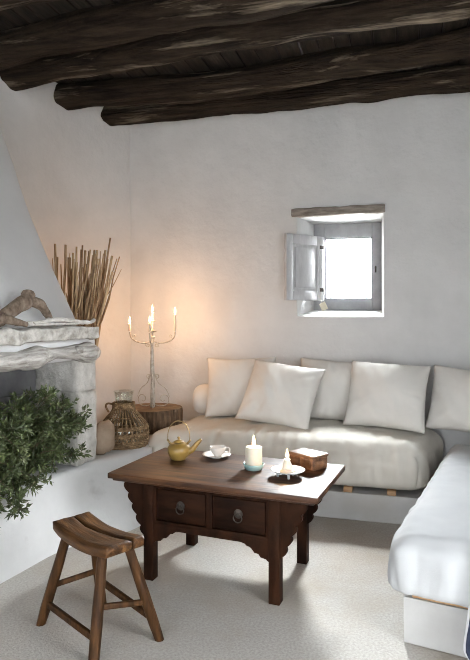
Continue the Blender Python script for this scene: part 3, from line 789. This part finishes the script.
# ------------------------------------------------------------------ low table
TZ = .525
tb = thing('low_table', 'dark carved wooden low table with two drawers and square legs', 'table', (1.41, -1.79, 0), R(-6.5))
b = B(); box(b, (0, .0, TZ - .014), (1.09, .60, .028), bev=.005, seg=2)
for v in b.verts: v.co.z += nz(v.co, 5, .002, 2)
box(b, (0, 0, TZ - .034), (1.05, .57, .014), bev=.004, seg=1)
link('table_top', b, M['table_top'], tb)
LX, LY, LT = .33, .235, .054
for sx in (-1, 1):
    for sy in (-1, 1):
        b = B(); box(b, (sx * LX, sy * LY, (TZ - .04) / 2), (LT, LT, TZ - .04), bev=.004, seg=2); link('leg', b, M['table'], tb)
def drawer_wall(y, nm):
    b = B()
    # apron with a scalloped lower edge between the legs
    hx = LX - LT / 2 + .004
    half = [(0, .262), (hx - .145, .262), (hx - .125, .258), (hx - .112, .248), (hx - .098, .246), (hx - .088, .238), (hx - .075, .222), (hx - .055, .219), (hx - .045, .205), (hx - .018, .200), (hx, .185)]
    poly = [(-p[0], p[1]) for p in half[::-1]] + half[1:] + [(hx, .29), (-hx, .29)]
    prism(b, poly, y - .012, y + .012)
    link(nm, b, M['table'], tb)
drawer_wall(-LY - .008, 'apron'); drawer_wall(LY + .008, 'apron')
b = B(); hx = LX - LT / 2 + .002
box(b, (0, -LY - .006, .475), (2 * hx, .03, .022), bev=.002); box(b, (0, -LY - .006, .294), (2 * hx, .03, .02), bev=.002); box(b, (0, -LY - .006, .385), (.034, .03, .18), bev=.002)
for s in (-1, 1): box(b, (s * (hx - .008), -LY - .006, .385), (.018, .03, .18), bev=.002)
box(b, (0, LY, .385), (2 * hx, .02, .20), bev=.002)
for s in (-1, 1): box(b, (s * LX, 0, .372), (.02, 2 * LY - LT + .004, .226), bev=.002)
box(b, (0, 0, .29), (2 * hx, 2 * LY - .05, .012), bev=0)
link('carcass', b, M['table'], tb)
for s in (-1, 1):
    w = hx - .017 - .017 - .008
    cx = s * (.017 + w / 2 + .003)
    b = B(); box(b, (cx, -LY - .004, .3845), (w, .03, .152), bev=.004, seg=2); box(b, (cx, -.03, .38), (w - .02, .36, .13), bev=.002, seg=1)
    d = link('drawer', b, M['table_dark'], tb)
    b = B(); lathe(b, [(0, 0), (.022, 0), (.022, .002), (.012, .005), (0, .006)], 20)
    for v in b.verts: v.co = Vector((v.co.x, -v.co.z, v.co.y))
    for v in b.verts: v.co += Vector((cx, -LY - .019, .392))
    link('pull_plate', b, M['iron'], d)
    b = B(); loop_tube(b, [(cx + .021 * math.cos(a), -LY - .028, .374 + .021 * math.sin(a)) for a in [2 * PI * q / 20 for q in range(20)]], .0028, 6)
    link('ring_pull', b, M['iron'], d)
# scalloped end brackets under the overhanging top
br = [(0, .485), (.122, .485)]
for k in range(5):
    xa, za, xb, zb = .122 - .0235 * k, .472 - .052 * k, .122 - .0235 * (k + 1), .472 - .052 * (k + 1)
    for q in range(7):
        f = q / 6; bul = .011 * math.sin(PI * f)
        br.append((xa + (xb - xa) * f ** 1.6 + bul, za + (zb - za) * f))
br += [(0, .205)]
for sx in (-1, 1):
    for sy in (-1, 1):
        b = B(); prism(b, [(sx * (LX + LT / 2 - .003 + p[0]), p[1]) for p in br], sy * LY - .011, sy * LY + .011); link('bracket', b, M['table'], tb)

# things on the table
def on(x, y): return Vector((x, y, TZ))
tp = thing('teapot', 'small ochre teapot with arched wire handle at the left of the low table', 'teapot', on(1.085, -1.67), R(10))
b = B(); lathe(b, [(0, 0), (.040, 0), (.042, .004), (.055, .020), (.064, .045), (.062, .066), (.048, .086), (.030, .094), (.028, .090), (0, .090)], 32); link('body', b, M['ochre'], tp, smooth='all')
b = B(); lathe(b, [(0, .088), (.031, .091), (.029, .097), (.016, .104), (.006, .107), (.005, .112), (.009, .118), (.006, .124), (0, .125)], 24); link('lid', b, M['ochre'], tp, smooth='all')
b = B(); tube(b, smooth_pts([(.048, 0, .040), (.075, 0, .055), (.098, 0, .082), (.118, 0, .104), (.126, 0, .112)], 5), [.019 - .0006 * i for i in range(21)], 14); link('spout', b, M['ochre'], tp, smooth='all')
b = B()
tube(b, [(.062 * math.cos(a), 0, .098 + .028 + .085 * math.sin(a)) if 0 < a < PI else (.062 * math.cos(a), 0, .098) for a in [PI * q / 24 for q in range(25)]], .0024, 8)
link('bail_handle', b, M['brass'], tp, smooth='all')
for s in (-1, 1):
    b = B(); tube(b, [(s * .045, 0, .082), (s * .056, 0, .096), (s * .064, 0, .104)], [.007, .006, .005], 8); lathe(b, [(0, .098), (.006, .1), (.006, .108), (0, .11)], 10, (s * .062, 0, 0)); link('handle_lug', b, M['brass'], tp, smooth='all')

sc_ = thing('saucer', 'white porcelain saucer under the teacup on the low table', 'saucer', on(1.275, -1.575))
b = B(); lathe(b, [(0, 0), (.036, 0), (.038, .004), (.062, .011), (.079, .017), (.080, .019), (.062, .0145), (.040, .008), (0, .0065)], 36); link('dish', b, M['porcelain'], sc_, smooth='all')
cp = thing('teacup', 'white porcelain teacup with side handle on its saucer', 'cup', on(1.283, -1.575) + Vector((0, 0, .008)), R(6))
b = B(); lathe(b, [(0, 0), (.021, 0), (.022, .006), (.036, .020), (.042, .038), (.045, .052), (.0435, .052), (.040, .038), (.033, .021), (.012, .009), (0, .009)], 32); link('bowl', b, M['porcelain'], cp, smooth='all')
b = B(); tube(b, smooth_pts([(.041, 0, .046), (.056, 0, .049), (.066, 0, .038), (.058, 0, .022), (.038, 0, .018)], 6), .0042, 8); link('handle', b, M['porcelain'], cp, smooth='all')

dish = thing('candle_dish', 'turquoise glazed candle dish near the middle of the low table', 'dish', on(1.535, -1.765))
b = B(); lathe(b, [(0, 0), (.040, 0), (.044, .004), (.051, .018), (.056, .031), (.053, .032), (.049, .020), (.045, .010), (0, .009)], 32); link('bowl', b, M['turquoise'], dish, smooth='all')
candle('pillar_candle', on(1.535, -1.765) + Vector((0, 0, .0095)), .044, .108, 'thick lit ivory pillar candle in the turquoise dish', None, 1.0, fs=1.15, taper=.985)

pt_ = thing('footed_plate', 'pale glazed footed plate holding a melting candle on the low table', 'plate', on(1.728, -1.845))
b = B(); lathe(b, [(0, .022), (.045, .021), (.070, .026), (.084, .033), (.086, .036), (.080, .035), (.066, .030), (.04, .027), (0, .027)], 36); link('dish', b, M['grey_glaze'], pt_, smooth='all')
for a in (200, 285, 45, 120):
    b = B(); tube(b, [(.050 * math.cos(R(a)), .050 * math.sin(R(a)), 0), (.050 * math.cos(R(a)), .050 * math.sin(R(a)), .024)], [.006, .007], 8); link('foot', b, M['grey_glaze'], pt_)
mc = candle('melting_candle', on(1.725, -1.845) + Vector((0, 0, .0275)), .025, .058, 'short dripping lit candle on the footed plate', None, .8, drip=.35, taper=.62)
b = B(); lathe(b, [(0, 0), (.046, .001), (.042, .004), (.03, .008), (.02, .014), (0, .014)], 24, wob=.4, seed=3); link('melted_wax', b, M['wax'], mc, smooth='all')

bx = thing('wooden_box', 'small carved brown wooden box with smooth lid at the right of the low table', 'box', on(1.80, -1.64), R(-33))
b = B(); box(b, (0, 0, .033), (.165, .115, .062), bev=.004)
for s in (-1, 1):
    for k in range(2): box(b, (s * 0 + (-.038 + .076 * k), -.0575, .034), (.062, .006, .04), bev=.0025)
    box(b, (s * .0825, 0, .034), (.006, .086, .04), bev=.0025)
link('box_body', b, M['boxwood'], bx)
b = B(); box(b, (0, 0, .070), (.175, .125, .014), bev=.005, seg=3); link('lid', b, M['boxlid'], bx)

# ------------------------------------------------------------------ stool
sl = thing('wooden_stool', 'rustic brown wooden stool with split saddle seat and splayed legs', 'stool', (1.055, -2.535, 0), R(-29.5))
def seat_half(y0, y1, seed, crack):
    b = B(); nx, ny = 28, 8
    top, bot = [], []
    for i in range(nx + 1):
        u = 2 * i / nx - 1; x_ = .212 * u
        r1, r2 = [], []
        for j in range(ny + 1):
            f = j / ny; w = 1 - .10 * u ** 4
            ya, yb = y0, y1
            ck = .0025 + .002 * math.sin(u * 3 + .6) + .006 * max(0, u - .3) 
            off = .022 + .012 * math.sin(u * 2.4) + nz((x_, 0, 0), 14, .006, 3)
            if crack == 1: yb = off - ck * .5
            else: ya = off + ck * .5
            y_ = ya + (yb - ya) * f
            if (crack == 1 and j == 0) or (crack == 2 and j == ny): y_ *= w
            z_ = .428 + .024 * u * u
            e = min(1, min((1 - abs(u)) / .05, min(f, 1 - f) / .10))
            top_z = z_ - .010 * (1 - e) ** 2 + nz((x_ * 2, y_ * 6, 0), 5, .003, seed)
            r1.append(b.verts.new((x_, y_, top_z))); r2.append(b.verts.new((x_ * .985, y_, z_ - .046 + .006 * (1 - e))))
        top.append(r1); bot.append(r2)
    for i in range(nx):
        for j in range(ny):
            b.faces.new((top[i][j], top[i + 1][j], top[i + 1][j + 1], top[i][j + 1])); b.faces.new((bot[i][j], bot[i][j + 1], bot[i + 1][j + 1], bot[i + 1][j]))
    for i in range(nx):
        for j in (0, ny): b.faces.new((top[i][j], bot[i][j], bot[i + 1][j], top[i + 1][j]))
    for j in range(ny):
        for i in (0, nx): b.faces.new((top[i][j], top[i][j + 1], bot[i][j + 1], bot[i][j]))
    return b
s1 = link('seat', seat_half(-.096, 0, 1, 1), M['stool'], sl, smooth='all'); s1['label'] = 'front half of the split seat'
s2 = link('seat', seat_half(0, .092, 2, 2), M['stool'], sl, smooth='all'); s2['label'] = 'back half of the split seat'
feet = {}
for sx in (-1, 1):
    for sy in (-1, 1):
        wx, wy = {(-1, -1): (.776, -2.514), (1, -1): (1.139, -2.715), (1, 1): (1.312, -2.487), (-1, 1): (.950, -2.295)}[(sx, sy)]
        ft = Matrix.Rotation(R(29.5), 3, 'Z') @ Vector((wx - 1.055, wy + 2.535, 0)); tpx = Vector(({(1, -1): .126, (-1, 1): -.118}.get((sx, sy), sx * .142), sy * .052, .410))
        feet[(sx, sy)] = (ft, tpx)
        b = B(); d = tpx - ft
        P = [ft + d * (q / 6) for q in range(7)]
        rings = tube(b, P, [.0215, .0225, .0228, .0225, .0215, .0205, .0195], 8, amp=.08, fs=14, seed=sx + 3 * sy)
        for v in rings[0]: v.co.z = 0
        link('leg', b, M['stool_leg'], sl)
def rail(a, c, za, zc, r):
    fa, ta = feet[a]; fc, tc_ = feet[c]
    p = fa.lerp(ta, za / .418); q = fc.lerp(tc_, zc / .418)
    b = B(); box(b, (0, 0, 0), ((q - p).length, r * 1.3, r * 2), bev=.005, seg=2)
    m_ = (q - p).to_track_quat('X', 'Z').to_matrix().to_4x4()
    for v in b.verts: v.co = m_ @ v.co + (p + q) / 2
    link('stretcher', b, M['stool_leg'], sl)
rail((-1, -1), (1, -1), .095, .09, .014); rail((-1, 1), (1, 1), .14, .095, .014)
rail((-1, -1), (-1, 1), .175, .19, .012); rail((1, -1), (1, 1), .205, .165, .012)

# ------------------------------------------------------------------ light
w = bpy.data.worlds.new('daylight'); bpy.context.scene.world = w; w.use_nodes = True
t = w.node_tree; bg = t.nodes['Background']
tc = N(t, 'ShaderNodeTexCoord'); sx = N(t, 'ShaderNodeSeparateXYZ'); t.links.new(tc.outputs['Generated'], sx.inputs[0])
SKY_WINDOW, SKY_REAR_FILL, SKY_SIDE_FILL = 680.0, 17.0, 15.0  # sky set far dimmer towards the two added doorways, as fill
my = N(t, 'ShaderNodeMapRange'); my.inputs[1].default_value = .3; my.inputs[2].default_value = .7; my.inputs[3].default_value = SKY_REAR_FILL; my.inputs[4].default_value = SKY_WINDOW
t.links.new(sx.outputs['Y'], my.inputs[0])
mz = N(t, 'ShaderNodeMapRange'); mz.inputs[1].default_value = -.08; mz.inputs[2].default_value = .12; mz.inputs[3].default_value = .22; mz.inputs[4].default_value = 1
t.links.new(sx.outputs['Z'], mz.inputs[0])
mxx = N(t, 'ShaderNodeMapRange'); mxx.inputs[1].default_value = .2; mxx.inputs[2].default_value = .7; mxx.inputs[3].default_value = 0; mxx.inputs[4].default_value = SKY_SIDE_FILL - SKY_REAR_FILL
t.links.new(sx.outputs['X'], mxx.inputs[0])
ad = N(t, 'ShaderNodeMath', operation='ADD'); t.links.new(my.outputs[0], ad.inputs[0]); t.links.new(mxx.outputs[0], ad.inputs[1])
mm = N(t, 'ShaderNodeMath', operation='MULTIPLY'); t.links.new(ad.outputs[0], mm.inputs[0]); t.links.new(mz.outputs[0], mm.inputs[1])
bg.inputs['Color'].default_value = (.93, .97, 1.0, 1); t.links.new(mm.outputs[0], bg.inputs['Strength'])
def portal(name, loc, rot, sx_, sy_):
    l = bpy.data.lights.new(name, 'AREA'); l.shape = 'RECTANGLE'; l.size = sx_; l.size_y = sy_; l.cycles.is_portal = True
    o = bpy.data.objects.new(name, l); C.objects.link(o); o.location = loc; o.rotation_euler = rot
portal('window_portal', ((GX0 + GX1) / 2, FY + .12, (GZ0 + GZ1) / 2), (R(-90), 0, 0), GX1 - GX0 + .06, GZ1 - GZ0 + .06)
portal('side_fill_portal', (SX + .22, (SY0 + SY1) / 2, SZ1 / 2), (R(90), 0, R(90)), SY1 - SY0, SZ1)
portal('rear_fill_portal', ((DX0 + DX1) / 2, RY - .22, DZ1 / 2), (R(90), 0, 0), DX1 - DX0, DZ1)

# ------------------------------------------------------------------ camera
S = bpy.context.scene
cam = bpy.data.cameras.new('camera'); co = bpy.data.objects.new('camera', cam); C.objects.link(co); S.camera = co
co.location = (2.258, -4.735, 1.35); co.rotation_euler = (R(90), 0, R(15.5))
cam.sensor_fit = 'VERTICAL'; cam.sensor_height = 36; cam.sensor_width = 36 * 470 / 660
cam.lens = 590 / 660 * 36; cam.shift_y = -20 / 660
cam.clip_start = .05; cam.clip_end = 60
S.view_settings.view_transform = 'Standard'; S.view_settings.look = 'None'; S.view_settings.gamma = 1; S.view_settings.exposure = -.1
S.view_settings.use_curve_mapping = False
S.cycles.use_denoising = True; S.cycles.denoising_prefilter = 'ACCURATE'; S.cycles.filter_width = 1.0; S.cycles.use_adaptive_sampling = False; S.cycles.max_bounces = 12; S.cycles.diffuse_bounces = 3; S.cycles.transparent_max_bounces = 12
S.cycles.sample_clamp_indirect = 8
S.cycles.caustics_reflective = False; S.cycles.caustics_refractive = False
